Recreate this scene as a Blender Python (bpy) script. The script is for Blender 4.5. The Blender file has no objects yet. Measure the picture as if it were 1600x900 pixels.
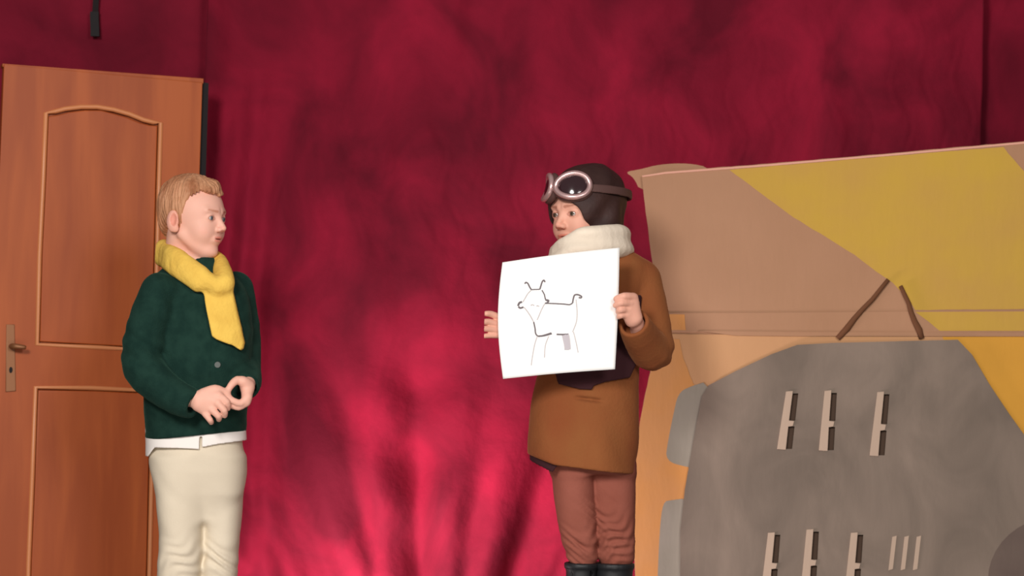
import bpy, bmesh, math, random
import numpy as np
from mathutils import Vector, Matrix
C = bpy.context.scene
COL = C.collection
random.seed(4); RNG = np.random.RandomState(7)

# ------------------------------------------------------------------ camera
F = 3600.0
CAM = np.array([0.0, -6.0, 0.87])
PITCH = math.atan(130/F); ROLL = math.radians(1.5)
fw = np.array([0, math.cos(PITCH), math.sin(PITCH)])
u0 = np.array([0, -math.sin(PITCH), math.cos(PITCH)])
rt = math.cos(ROLL)*np.array([1., 0, 0]) + math.sin(ROLL)*u0
up = -math.sin(ROLL)*np.array([1., 0, 0]) + math.cos(ROLL)*u0
cd = bpy.data.cameras.new('camera'); cam = bpy.data.objects.new('camera', cd); COL.objects.link(cam)
cd.sensor_width = 36; cd.lens = F/1600*36; cd.clip_end = 60
M = Matrix.Identity(4)
for i in range(3):
    M[i][0] = rt[i]; M[i][1] = up[i]; M[i][2] = -fw[i]; M[i][3] = CAM[i]
cam.matrix_world = M
cd.dof.use_dof = True; cd.dof.focus_distance = 5.5; cd.dof.aperture_fstop = 5.6
C.camera = cam

# ------------------------------------------------------------------ world, lamps, exposure
w = bpy.data.worlds.new('world'); C.world = w; w.use_nodes = True
w.node_tree.nodes['Background'].inputs[0].default_value = (1.0, 0.92, 0.90, 1)
w.node_tree.nodes['Background'].inputs[1].default_value = 0.30
def lamp(name, kind, loc, target, energy, color, **kw):
    l = bpy.data.lights.new(name, kind); l.energy = energy; l.color = color
    for k, v in kw.items(): setattr(l, k, v)
    o = bpy.data.objects.new(name, l); COL.objects.link(o); o.location = loc
    o.rotation_euler = (Vector(target)-Vector(loc)).to_track_quat('-Z', 'Y').to_euler()
    return o
lamp('key_light', 'AREA', (-1.5, -5.6, 2.7), (0.0, 0, 0.9), 300, (1.0, 0.955, 0.915), shape='DISK', size=1.1)
lamp('fill_light', 'AREA', (1.5, -5.6, 2.5), (0.3, 0.2, 0.9), 150, (1.0, 0.94, 0.90), shape='DISK', size=1.3)
lamp('foot_light', 'AREA', (-0.66, 0.22, 0.06), (0.0, 0.95, 0.42), 21, (1.0, 0.84, 0.86), shape='RECTANGLE', size=0.5, size_y=0.12, spread=math.radians(120))
lamp('foot_light', 'AREA', (-0.5, -1.9, 0.10), (-0.4, 0.7, 0.35), 15, (1.0, 0.92, 0.86), shape='RECTANGLE', size=2.4, size_y=0.15)
C.view_settings.view_transform = 'Standard'; C.view_settings.look = 'None'
C.view_settings.gamma = 1; C.view_settings.use_curve_mapping = False
C.view_settings.exposure = -0.47

# ------------------------------------------------------------------ helpers
def ray(px, py):
    return fw*F + rt*(px-800) - up*(py-450)
def P(px, py, Y=0.0):
    d = ray(px, py); return CAM + d*((Y-CAM[1])/d[1])
def srgb(r, g, b):
    f = lambda c: (c/255/12.92) if c/255 <= .04045 else ((c/255+.055)/1.055)**2.4
    return (f(r), f(g), f(b), 1)

def mat(name, col, rough=.8, col2=None, nscale=6, nmap=(1, 1, 1), bump=0, bscale=60, bmap=(1, 1, 1), spec=.3, metal=0,
        sheen=0, sheen_tint=None, attr=False, lo=.35, hi=.65, detail=4, distort=0):
    m = bpy.data.materials.new(name); m.use_nodes = True; nt = m.node_tree; b = nt.nodes['Principled BSDF']
    b.inputs['Roughness'].default_value = rough; b.inputs['Specular IOR Level'].default_value = spec
    b.inputs['Metallic'].default_value = metal; b.inputs['Base Color'].default_value = col
    if sheen:
        b.inputs['Sheen Weight'].default_value = sheen; b.inputs['Sheen Roughness'].default_value = .4
        b.inputs['Sheen Tint'].default_value = sheen_tint or col
    tc = nt.nodes.new('ShaderNodeTexCoord')
    out = None
    if col2:
        mp = nt.nodes.new('ShaderNodeMapping'); mp.inputs['Scale'].default_value = nmap
        nt.links.new(tc.outputs['Object'], mp.inputs[0])
        n = nt.nodes.new('ShaderNodeTexNoise'); n.inputs['Scale'].default_value = nscale; n.inputs['Detail'].default_value = detail
        n.inputs['Distortion'].default_value = distort
        nt.links.new(mp.outputs[0], n.inputs[0])
        r = nt.nodes.new('ShaderNodeValToRGB'); r.color_ramp.elements[0].position = lo; r.color_ramp.elements[1].position = hi
        r.color_ramp.elements[0].color = col; r.color_ramp.elements[1].color = col2
        nt.links.new(n.outputs[0], r.inputs[0]); out = r.outputs[0]
    if attr:
        a = nt.nodes.new('ShaderNodeVertexColor'); a.layer_name = 'tint'
        if out:
            mx = nt.nodes.new('ShaderNodeMix'); mx.data_type = 'RGBA'; mx.blend_type = 'MULTIPLY'; mx.inputs[0].default_value = 1
            nt.links.new(out, mx.inputs[6]); nt.links.new(a.outputs[0], mx.inputs[7]); out = mx.outputs[2]
        else: out = a.outputs[0]
    if out: nt.links.new(out, b.inputs['Base Color'])
    if bump:
        mp = nt.nodes.new('ShaderNodeMapping'); mp.inputs['Scale'].default_value = bmap
        nt.links.new(tc.outputs['Object'], mp.inputs[0])
        n = nt.nodes.new('ShaderNodeTexNoise'); n.inputs['Scale'].default_value = bscale; n.inputs['Detail'].default_value = 5
        nt.links.new(mp.outputs[0], n.inputs[0])
        bp = nt.nodes.new('ShaderNodeBump'); bp.inputs['Strength'].default_value = bump; bp.inputs['Distance'].default_value = .01
        nt.links.new(n.outputs[0], bp.inputs['Height']); nt.links.new(bp.outputs[0], b.inputs['Normal'])
    return m

def empty(name, loc=(0, 0, 0)):
    o = bpy.data.objects.new(name, None); COL.objects.link(o); o.location = loc; o.empty_display_size = .1; return o
def tag(o, label=None, cat=None, group=None, kind=None):
    if label: o['label'] = label
    if cat: o['category'] = cat
    if group: o['group'] = group
    if kind: o['kind'] = kind
    return o
def link(name, me, m, parent=None, smooth=False):
    o = bpy.data.objects.new(name, me); COL.objects.link(o)
    if m: me.materials.append(m)
    if smooth: me.shade_smooth()
    if parent:
        bpy.context.view_layer.update() if False else None
        o.parent = parent; o.matrix_parent_inverse = Matrix.Translation(parent.location).inverted() if parent.parent is None else Matrix.Identity(4)
    return o
def base(o):            # matrix of a sub-part's parent is identity except for the root offset
    return o
def from_py(name, vs, fs, m, parent=None, smooth=False):
    me = bpy.data.meshes.new(name); me.from_pydata([tuple(map(float, v)) for v in vs], [], fs); me.update()
    bm = bmesh.new(); bm.from_mesh(me); bmesh.ops.recalc_face_normals(bm, faces=bm.faces); bm.to_mesh(me); bm.free()
    return link(name, me, m, parent, smooth)
def box(name, lo, hi, m, parent=None, bev=0):
    bm = bmesh.new(); bmesh.ops.create_cube(bm, size=1)
    for v in bm.verts:
        for i in range(3): v.co[i] = lo[i] + (v.co[i]+.5)*(hi[i]-lo[i])
    if bev: bmesh.ops.bevel(bm, geom=bm.edges[:], offset=bev, segments=2, affect='EDGES')
    me = bpy.data.meshes.new(name); bm.to_mesh(me); bm.free(); return link(name, me, m, parent)

# flat sheets: outlines in a plane's own (u, v) metres, given thickness along its normal
class Plane:
    def __init__(s, o, yaw, lean=0.0):
        s.o = np.array(o, float); s.u = np.array([math.cos(yaw), math.sin(yaw), 0.])
        s.n = np.array([math.sin(yaw)*math.cos(lean), -math.cos(yaw)*math.cos(lean), math.sin(lean)])   # towards the audience
        s.v = np.cross(s.n, s.u)*1.0
        if s.v[2] < 0: s.v = -s.v
    def uv(s, px, py):
        d = ray(px, py); t = np.dot(s.o-CAM, s.n)/np.dot(d, s.n); q = CAM+d*t-s.o
        return (float(np.dot(q, s.u)), float(np.dot(q, s.v)))
    def pt(s, u, v, off=0): return s.o + s.u*u + s.v*v + s.n*off
    def sheet(s, name, outline, z0, z1, m, parent=None, holes=(), bev=0, uvs=False, jag=0):
        cu = bpy.data.curves.new(name, 'CURVE'); cu.dimensions = '2D'; cu.fill_mode = 'BOTH'
        cu.extrude = (z1-z0)/2-bev; cu.bevel_depth = bev
        for pts in [outline]+list(holes):
            q = pts if uvs else [s.uv(*p) for p in pts]
            if jag and pts is outline:
                r = []
                for a, b in zip(q, q[1:]+q[:1]):
                    L = math.dist(a, b); k = max(1, int(L/.02))
                    for i in range(k):
                        t = i/k; j = jag if i else 0
                        r.append((a[0]+(b[0]-a[0])*t+random.uniform(-j, j), a[1]+(b[1]-a[1])*t+random.uniform(-j, j)))
                q = r
            sp = cu.splines.new('POLY'); sp.points.add(len(q)-1); sp.use_cyclic_u = True
            for p, c in zip(sp.points, q): p.co = (c[0], c[1], 0, 1)
        t = bpy.data.objects.new('t', cu); COL.objects.link(t)
        me = bpy.data.meshes.new_from_object(t.evaluated_get(bpy.context.evaluated_depsgraph_get()))
        bpy.data.objects.remove(t)
        me.name = name; me.materials.clear()
        k = len(me.vertices); a = np.empty(k*3); me.vertices.foreach_get('co', a); a = a.reshape(-1, 3)
        b = s.o + a[:, :1]*s.u + a[:, 1:2]*s.v + (a[:, 2:3]+(z0+z1)/2)*s.n
        me.vertices.foreach_set('co', b.astype(np.float32).ravel()); me.update()
        bm = bmesh.new(); bm.from_mesh(me); bmesh.ops.remove_doubles(bm, verts=bm.verts, dist=1e-5)
        bmesh.ops.recalc_face_normals(bm, faces=bm.faces); bm.to_mesh(me); bm.free()
        return link(name, me, m, parent)

def tube(name, pts, r, m, parent=None, n=8, flat=1.0, nrm=None, closed=False):
    pts = [np.array(p, float) for p in pts]; V = []; Fc = []; K = len(pts)
    for i, p in enumerate(pts):
        a = pts[(i-1) % K] if (closed or i > 0) else p; b = pts[(i+1) % K] if (closed or i < K-1) else p
        t = b-a; t /= np.linalg.norm(t)+1e-9
        N = np.array(nrm if nrm is not None else ((0, -1, 0) if abs(t[1]) < .9 else (0, 0, 1)), float); N = N-t*np.dot(N, t); N /= np.linalg.norm(N)
        B = np.cross(t, N); rr = r[i] if hasattr(r, '__len__') else r
        for k in range(n):
            A = 2*math.pi*k/n; V.append(p+B*math.cos(A)*rr+N*math.sin(A)*rr*flat)
    for i in range(K if closed else K-1):
        j = (i+1) % K
        for k in range(n): Fc.append((i*n+k, i*n+(k+1) % n, j*n+(k+1) % n, j*n+k))
    if not closed: Fc += [tuple(range(n)), tuple((K-1)*n+k for k in range(n))]
    return from_py(name, V, Fc, m, parent, True)

# ------------------------------------------------------------------ signed distance modelling
def smin(a, b, k):
    h = np.clip(.5+.5*(b-a)/k, 0, 1); return b+(a-b)*h-k*h*(1-h)
def smax(a, b, k): return -smin(-a, -b, k)
def cap(p, a, b, ra, rb=None):
    rb = ra if rb is None else rb
    a = np.asarray(a, np.float32); b = np.asarray(b, np.float32); ab = b-a; q = p-a
    t = np.clip(q@ab/max(float(ab@ab), 1e-9), 0, 1)
    return np.linalg.norm(q-t[:, None]*ab, axis=1)-(ra+(rb-ra)*t)
def chain(p, pts, rs, k=.01):
    pts = [np.asarray(a, float) for a in pts]; n = len(pts); d = None
    if n > 2:                       # rounded bends
        Q = []; r = []; m = 3
        for i in range(n-1):
            p0, p1, p2, p3 = pts[max(i-1, 0)], pts[i], pts[i+1], pts[min(i+2, n-1)]
            for j in range(m):
                t = j/m; Q.append(.5*(2*p1+(p2-p0)*t+(2*p0-5*p1+4*p2-p3)*t*t+(3*p1-p0-3*p2+p3)*t**3)); r.append(rs[i]+(rs[i+1]-rs[i])*t)
        pts = Q+[pts[-1]]; rs = r+[rs[-1]]
    for i in range(len(pts)-1):
        e = cap(p, pts[i], pts[i+1], rs[i], rs[i+1]); d = e if d is None else np.minimum(d, e)
    return d
def ell(p, c, r):
    q = p-np.asarray(c, np.float32); r = np.asarray(r, np.float32)
    k0 = np.linalg.norm(q/r, axis=1); k1 = np.linalg.norm(q/(r*r), axis=1)
    return k0*(k0-1)/np.maximum(k1, 1e-6)
def loft(p, rows, e=2.3, yaw=0.0, capz=True):
    rows = sorted(rows); R = np.array(rows, float)
    z = np.linspace(R[0, 0], R[-1, 0], 90)
    T = [np.interp(z, R[:, 0], R[:, i]) for i in range(1, 5)]
    ker = np.array([1, 3, 5, 6, 5, 3, 1.]); ker /= ker.sum()
    T = [np.convolve(np.pad(t, 3, mode='edge'), ker, 'valid') for t in T]
    cx, cy, rx, ry = [np.interp(p[:, 2], z, t) for t in T]
    c, s = math.cos(yaw), math.sin(yaw); dx = p[:, 0]-cx; dy = p[:, 1]-cy
    X = (dx*c+dy*s)/rx; Y = (-dx*s+dy*c)/ry
    g = (np.abs(X)**e+np.abs(Y)**e)**(1/e)
    d = (g-1)*np.minimum(rx, ry)
    if capz: d = smax(d, np.maximum(p[:, 2]-R[-1, 0], R[0, 0]-p[:, 2]), .012)
    return d
def wob(p, f, amp, seed=0):
    r = np.random.RandomState(seed); s = 0; q = p.copy()
    f = np.asarray(f, float)*np.ones(3)
    for i in range(6):
        k = r.normal(size=3)*f*(.6+.25*i); ph = r.uniform(0, 6.3)
        v = np.sin(q@k.astype(np.float32)+ph); s = s+v/(1+.35*i); q = q+(.25/np.mean(f))*v[:, None]*r.normal(size=3).astype(np.float32)
    return amp*s/2.5
def poly2(x, z, pts):          # signed distance to a polygon in the x-z plane
    d = np.full(x.shape, 1e9); ins = np.zeros(x.shape, bool); n = len(pts)
    for i in range(n):
        ax, az = pts[i]; bx, bz = pts[(i+1) % n]; ex, ez = bx-ax, bz-az
        t = np.clip(((x-ax)*ex+(z-az)*ez)/(ex*ex+ez*ez+1e-12), 0, 1)
        d = np.minimum(d, np.hypot(x-ax-t*ex, z-az-t*ez))
        c = ((az > z) != (bz > z)); ins ^= c & (x < (bx-ax)*(z-az)/((bz-az) if abs(bz-az) > 1e-9 else 1e-9)+ax)
    return np.where(ins, -d, d)

def sdf_mesh(name, f, lo, hi, h, m, parent=None, tint=None, L=1.8):
    c = 6; lo = np.asarray(lo, float); hi = np.asarray(hi, float)
    N = np.ceil((hi-lo)/(h*c)).astype(int)+1
    g = np.stack(np.meshgrid(*[np.arange(n) for n in N], indexing='ij'), -1).reshape(-1, 3)
    ctr = (lo+(g*c+(c-1)/2)*h).astype(np.float32)
    dc = f(ctr); keep = np.abs(dc) < c*h*.87*L+h*2
    Fd = np.where(dc.reshape(N) < 0, -1., 1.).astype(np.float32)
    Fd = Fd.repeat(c, 0).repeat(c, 1).repeat(c, 2)
    o = np.stack(np.meshgrid(*[np.arange(c)]*3, indexing='ij'), -1).reshape(1, -1, 3)
    idx = (g[keep][:, None, :]*c+o).reshape(-1, 3)
    for s in range(0, len(idx), 600000):
        ii = idx[s:s+600000]; v = f((lo+ii*h).astype(np.float32)); Fd[ii[:, 0], ii[:, 1], ii[:, 2]] = v
    ins = Fd < 0
    S = tuple(n-1 for n in Fd.shape)
    cnt = np.zeros(S, np.int8)
    corners = [(a, b, d) for a in (0, 1) for b in (0, 1) for d in (0, 1)]
    for a, b, d in corners: cnt += ins[a:S[0]+a, b:S[1]+b, d:S[2]+d]
    cells = np.argwhere((cnt > 0) & (cnt < 8))
    val = {k: Fd[cells[:, 0]+k[0], cells[:, 1]+k[1], cells[:, 2]+k[2]] for k in corners}
    acc = np.zeros((len(cells), 3)); num = np.zeros(len(cells))
    for k in corners:
        for ax in range(3):
            if k[ax]: continue
            k2 = list(k); k2[ax] = 1; k2 = tuple(k2)
            a, b = val[k], val[k2]; cr = (a < 0) != (b < 0)
            t = np.where(cr, a/(a-b+1e-12), 0); pt = np.tile(np.array(k, float), (len(cells), 1)); pt[:, ax] += t
            acc += pt*cr[:, None]; num += cr
    V = lo+(cells+acc/num[:, None])*h
    vid = np.full(S, -1, np.int32); vid[cells[:, 0], cells[:, 1], cells[:, 2]] = np.arange(len(cells))
    Q = []
    for ax in range(3):
        sl0 = [slice(None)]*3; sl1 = [slice(None)]*3; sl0[ax] = slice(0, -1); sl1[ax] = slice(1, None)
        e = np.argwhere(ins[tuple(sl0)] != ins[tuple(sl1)])
        b, d = [(1, 2), (2, 0), (0, 1)][ax]
        ok = (e[:, b] > 0) & (e[:, d] > 0) & (e[:, b] < S[b]) & (e[:, d] < S[d]) & (e[:, ax] < S[ax]); e = e[ok]
        sgn = ins[e[:, 0], e[:, 1], e[:, 2]]
        def cid(db, dd):
            q = e.copy(); q[:, b] -= db; q[:, d] -= dd; return vid[q[:, 0], q[:, 1], q[:, 2]]
        q = np.stack([cid(1, 1), cid(0, 1), cid(0, 0), cid(1, 0)], 1)
        q[~sgn] = q[~sgn][:, ::-1]; Q.append(q)
    Q = np.concatenate(Q); Q = Q[(Q >= 0).all(1)]
    me = bpy.data.meshes.new(name); me.vertices.add(len(V)); me.vertices.foreach_set('co', V.astype(np.float32).ravel())
    me.loops.add(Q.size); me.loops.foreach_set('vertex_index', Q.astype(np.int32).ravel())
    me.polygons.add(len(Q)); me.polygons.foreach_set('loop_start', np.arange(0, Q.size, 4, dtype=np.int32))
    me.polygons.foreach_set('loop_total', np.full(len(Q), 4, np.int32)); me.update(calc_edges=True)
    if tint:
        at = me.color_attributes.new('tint', 'FLOAT_COLOR', 'POINT'); cc = np.ones((len(V), 4), np.float32); cc[:, :3] = tint(V.astype(np.float32))
        at.data.foreach_set('color', cc.ravel())
    print(name, len(V), 'verts')
    return link(name, me, m, parent, True)

# ------------------------------------------------------------------ materials
velvet = dict(rough=.9, spec=.15, sheen=.3, sheen_tint=srgb(225, 70, 100), bump=.4, bscale=22, detail=5, distort=.6)
m_velvet = mat('crushed velvet', srgb(92, 13, 31), col2=srgb(140, 21, 47), nscale=3.6, nmap=(1, 1, .75), lo=.34, hi=.68, **velvet)
m_velvet2 = mat('dark crushed velvet', srgb(98, 16, 34), col2=srgb(126, 22, 44), nscale=4, lo=.3, hi=.7, **velvet)
m_black = mat('black paint', srgb(22, 16, 18), .7)
m_floor = mat('stage boards', srgb(84, 58, 42), .55, col2=srgb(60, 42, 32), nscale=3, nmap=(1, 9, 1))
m_wall = mat('dark wall', srgb(40, 22, 26), .9)
m_door = mat('varnished wood', srgb(154, 70, 25), .5, col2=srgb(174, 86, 35), nscale=4.5, nmap=(3.2, 3.2, .35), spec=.35, lo=.35, hi=.65, distort=.4)
m_mold = mat('highlight toned moulding', srgb(204, 130, 82), .4, spec=.5)  # moulding highlights put into the colour, paler than the leaf
m_brass = mat('dull metal', srgb(140, 92, 58), .5, metal=.4, spec=.5)
m_skin = mat('skin', srgb(228, 172, 150), .55, attr=True, spec=.3)
m_eye = mat('eye', srgb(230, 225, 220), .15, attr=True, spec=.6)

# ------------------------------------------------------------------ the setting
def struct(o, label, cat): return tag(o, label, cat, kind='structure')
struct(box('floor', (-3.2, -2.2, -.12), (3.2, 1.35, 0), m_floor), 'dark wooden stage floor below the frame', 'floor')
struct(box('wall_back', (-3.2, 1.3, 0), (3.2, 1.4, 3.3), m_wall), 'dark back wall behind the red curtains', 'wall')
struct(box('wall_left', (-3.3, -2.2, 0), (-3.2, 1.4, 3.3), m_wall), 'dark side wall left of the stage', 'wall')
struct(box('wall_right', (3.2, -2.2, 0), (3.3, 1.4, 3.3), m_wall), 'dark side wall right of the stage', 'wall')
rail = tube('curtain_rail', [(-3.2, 1.05, 3.02), (3.2, 1.05, 3.02)], .025, m_black, n=12)
struct(rail, 'black curtain rail above the frame', 'rail')

def curtain(name, x0, x1, yf, m, nx, nz, label, top=3.0):
    xs = np.linspace(x0, x1, nx); zs = np.linspace(.004, top, nz); X, Z = np.meshgrid(xs, zs)
    Y = yf(X, Z)
    V = np.stack([X, Y, Z], -1).reshape(-1, 3)
    i = np.arange(nz-1)[:, None]*nx+np.arange(nx-1)[None, :]
    Q = np.stack([i, i+1, i+nx+1, i+nx], -1).reshape(-1, 4)
    o = from_py(name, V, [tuple(q) for q in Q.tolist()], m, None, True)
    md = o.modifiers.new('thickness', 'SOLIDIFY'); md.thickness = .004; md.offset = 1
    return tag(o, label, 'curtain', 'red velvet stage curtains')
def P3(X, Z): return np.stack([X.ravel(), 0*X.ravel(), Z.ravel()], -1).astype(np.float32)
vx, vz = P(640, 1330, .95)[0], P(640, 1330, .95)[2]
def ymain(X, Z):
    q = P3(X, Z)
    U = (X-vx)/(Z-vz)
    low = np.clip((1.25-Z)/.7, 0, 1); low = low*low*(3-2*low)
    mod = .6+.4*np.sin(3.1*Z+5*U)
    fan = (.023*np.sin(17*U+1.0+.8*np.sin(4*Z))+.020*np.sin(37*U+2*np.sin(2.6*Z))*mod+.002*np.sin(77*U+3*Z))
    # sagging chevrons in the middle of the drape
    cx = X-vx; sag = np.exp(-(cx/.26)**2)*np.sin(24*(Z-1.1*np.abs(cx)**1.3)+.6)
    f2 = .015*sag*np.clip((1.15-Z)/.35, 0, 1)
    le = np.exp(-((X+.83)/.13)**2)*.02*np.sin(58*(X+.04*np.sin(2*Z)))*np.clip((1.9-Z)/.7, 0, 1)
    crumple = (wob(q, (9, 1, 4.5), .020, 3)+wob(q, (20, 1, 9), .008, 5)+wob(q, (46, 1, 22), .0022, 8)).reshape(X.shape)
    hem = -.10*np.clip((.9-Z)/.9, 0, 1)**1.5
    return .96+fan*low*1.1+f2+le+crumple*(.55+.65*(1-low))+hem
xl = P(316, 200, .93)[0]; xr = P(1534, 150, .93)[0]
curtain('stage_curtain', xl, xr+.008, ymain, m_velvet, 420, 420, 'wide crimson crushed velvet curtain hanging behind both children')
def yleft(X, Z):
    q = P3(X, Z)
    return 1.03+(wob(q, (7, 1, 4), .02, 13)+wob(q, (18, 1, 8), .006, 15)).reshape(X.shape)+.02*np.exp(-((X-xl+.01)/.03)**2)
curtain('stage_curtain', -2.6, xl+.06, yleft, m_velvet2, 200, 200, 'darker red velvet curtain above and behind the wooden door')
def yright(X, Z):
    q = P3(X, Z)
    return 1.045+(wob(q, (9, 1, 4), .018, 23)+wob(q, (22, 1, 10), .006, 25)).reshape(X.shape)
curtain('stage_curtain', xr-.006, 2.7, yright, m_velvet, 200, 200, 'red velvet curtain beyond the seam at the far right')

# hanging strap at the top left
st = empty('hanging_strap', tuple(P(147, 0, 1.0)[:2])+(3.0,)); bpy.context.view_layer.update()
tag(st, 'short black strap hanging at the top above the wooden door', 'strap')
a = P(147, 57, 1.0); sx = a[0]; sz = a[2]
m_strap = mat('black webbing', srgb(26, 14, 16), .8)
def ribbon(name, pts, wd, th, m, parent):
    V = []; Fc = []
    for p in pts:
        for du, dv in ((-1, -1), (1, -1), (1, 1), (-1, 1)): V.append((p[0]+du*wd/2, p[1]+dv*th/2, p[2]))
    for i in range(len(pts)-1):
        for k in range(4): Fc.append((i*4+k, i*4+(k+1) % 4, i*4+4+(k+1) % 4, i*4+4+k))
    n = len(pts)*4; Fc += [(0, 1, 2, 3), (n-4, n-3, n-2, n-1)]
    return from_py(name, V, Fc, m, parent)
ribbon('webbing', [(sx+.004*math.sin(i*.7), 1.0, sz+.03+(2.995-sz-.03)*i/12) for i in range(13)], .018, .004, m_strap, st)
ribbon('buckle', [(sx+.004, .998, sz), (sx+.003, .998, sz+.02), (sx, .998, sz+.06), (sx, .998, sz+.075)], .026, .012, m_black, st)
tube('hook', [(sx, 1.0, 2.98), (sx, 1.0, 3.05), (sx, 1.05, 3.055), (sx, 1.09, 3.03), (sx, 1.08, 2.99)], .006, m_black, st)

# ------------------------------------------------------------------ door
DP = Plane(P(315, 600, .78), math.radians(20))
droot = empty('door_1', tuple(DP.pt(-.3, 0))[:2]+(0,)); bpy.context.view_layer.update()
struct(droot, 'orange-brown panelled wooden door with arched upper panel behind the boy', 'door')
vfl = lambda u: (0-DP.o[2])/DP.v[2]
tl = DP.uv(6, 103); tr = DP.uv(313, 131)
ul = DP.uv(-6, 600)[0]; ur = DP.uv(313, 600)[0]+.0
b0 = vfl(0)+.004
out = [(tl[0], tl[1]), (tr[0], tr[1]), (tr[0]-.03*0, b0), (tl[0]-.012, b0)]
up_pts = [(70, 178), (85, 175), (100, 171), (125, 168), (150, 168), (175, 172), (200, 179), (222, 188), (237, 192), (249, 193), (246, 300), (243, 420), (240, 548), (150, 543), (56, 538), (60, 400), (66, 280)]
lo_pts = [(54, 605), (140, 606), (238, 610), (236, 700), (232, 880), (229, 985), (140, 985), (40, 985), (43, 880), (49, 740)]
hu = [DP.uv(*p) for p in up_pts]; hl = [DP.uv(*p) for p in lo_pts]
DP.sheet('door_leaf', out, -.02, .02, m_door, droot, holes=[hu, hl], bev=.002, uvs=True)
def grow(q, d):
    cx = sum(a for a, b in q)/len(q); cy = sum(b for a, b in q)/len(q)
    return [(a+d*(1 if a > cx else -1), b+d*(1 if b > cy else -1)) for a, b in q]
DP.sheet('upper_panel', grow(hu, .006), -.012, .006, m_door, droot, uvs=True)
DP.sheet('lower_panel', grow(hl, .006), -.012, .006, m_door, droot, uvs=True)
DP.sheet('raised_field', grow(hu, -.012), .004, .0165, m_door, droot, bev=.004, uvs=True)
DP.sheet('raised_field', grow(hl, -.012), .004, .0165, m_door, droot, bev=.004, uvs=True)
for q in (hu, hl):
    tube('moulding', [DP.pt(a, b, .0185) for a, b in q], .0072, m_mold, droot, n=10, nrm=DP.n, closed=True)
# thin head strip above the leaf, black strip at its right painting in the dark gap
t0 = DP.uv(6, 103); t1 = DP.uv(316, 127)
DP.sheet('door_head', [(t0[0]-.004, t0[1]-.003), (t1[0], t1[1]-.008), (t1[0], t1[1]+.006), (t0[0]-.004, t0[1]+.004)], -.03, .012, m_door, droot, bev=.001, uvs=True)
r0 = DP.uv(315, 128); r1 = DP.uv(326, 130)
DP.sheet('door_gap_strip', [(r0[0], r0[1]), (r1[0], r1[1]), (r1[0], b0), (r0[0], b0)], -.06, .0, m_black, droot, uvs=True)
DP.sheet('handle_plate', [(9, 508), (20, 508), (22, 610), (8, 611)], .02, .025, m_brass, droot, bev=.0015)
c = DP.uv(15, 578)
DP.sheet('keyhole', [(c[0]+.005*math.cos(t), c[1]+.009*math.sin(t)) for t in np.linspace(0, 6.0, 10)], .0252, .0262, m_black, droot, uvs=True)
c = DP.uv(16, 541)
tube('lever', [DP.pt(c[0], c[1], .02), DP.pt(c[0], c[1], .052), DP.pt(c[0]+.008, c[1], .06), DP.pt(c[0]+.03, c[1]-.002, .061), DP.pt(c[0]+.036, c[1]-.003, .061)], [.008, .008, .008, .0065, .005], m_brass, droot, nrm=(0, 0, 1))


# ------------------------------------------------------------------ cardboard aeroplane flat
BP = Plane(P(1003, 600, .50), math.radians(-9))
board = empty('cardboard_backdrop', tuple(BP.pt(.6, 0))[:2]+(0,)); bpy.context.view_layer.update()
tag(board, 'tall painted cardboard aeroplane front propped up at the right', 'stage prop')
card = dict(rough=.92, spec=.12, bump=.12, bscale=40, bmap=(1, 1, .3))
m_kraft = mat('kraft cardboard', srgb(172, 131, 103), col2=srgb(164, 124, 96), nscale=2.5, **card)
m_kraft2 = mat('light kraft cardboard', srgb(194, 148, 108), col2=srgb(187, 141, 102), nscale=2.5, **card)
m_edge = mat('cardboard edge', srgb(214, 160, 140), **card)
m_yel = mat('ochre yellow paint', srgb(190, 154, 66), col2=srgb(186, 147, 74), nscale=5, **card)
m_yel2 = mat('warm yellow paint', srgb(208, 152, 62), col2=srgb(200, 146, 60), nscale=5, **card)
m_org = mat('orange paint', srgb(206, 142, 78), col2=srgb(200, 143, 92), nscale=5, **card)
m_blue = mat('grey paint patch', srgb(152, 144, 132), col2=srgb(146, 139, 126), nscale=7, **card)
m_grey = mat('dark grey paint', srgb(112, 100, 90), col2=srgb(134, 119, 107), nscale=4.5, nmap=(1.3, 1, .8), lo=.3, hi=.7, distort=.8, **card)
m_dark = mat('near black paint', srgb(98, 84, 78), col2=srgb(106, 92, 84), nscale=8, **card)
m_brown = mat('brown cord', srgb(104, 66, 42), .85)
m_slot = mat('pale cut card', srgb(178, 156, 138), **card)
m_slot_shade = mat('slot shade card', srgb(78, 62, 52), **card)  # shade inside the slots put into the backing colour
vb = -BP.o[2]/BP.v[2]+.004
def uvs(*pts): return [BP.uv(*p) for p in pts]
upper = uvs((1003, 275), (1040, 268), (1200, 256), (1400, 239), (1600, 221), (1790, 206), (1800, 524), (1300, 526), (1034, 524), (1030, 490), (1018, 400), (1008, 320))
BP.sheet('upper_sheet', upper, 0, .006, m_kraft, board, uvs=True, jag=.0007)
low = uvs((1034, 522), (1300, 524), (1800, 522), (1810, 700)); q = BP.uv(1810, 1100)[0]; low += [(q, vb)]
low += [(BP.uv(1000, 1000)[0], vb)]+uvs((996, 960), (992, 880), (988, 780), (1000, 660), (1014, 590))
BP.sheet('lower_sheet', low, .002, .008, m_kraft2, board, uvs=True, jag=.0007)
BP.sheet('fold_strip', uvs((1036, 490), (1200, 489), (1420, 487), (1795, 484), (1800, 519), (1400, 520), (1160, 519), (1040, 518)), .006, .0092, m_kraft2 if 0 else m_kraft, board, uvs=True, bev=.0012)
BP.sheet('fold_flap', uvs((1100, 518), (1240, 519), (1600, 520), (1800, 520), (1800, 526), (1600, 525.5), (1240, 525), (1150, 524)), .008, .012, m_kraft, board, uvs=True, bev=.001)
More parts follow.
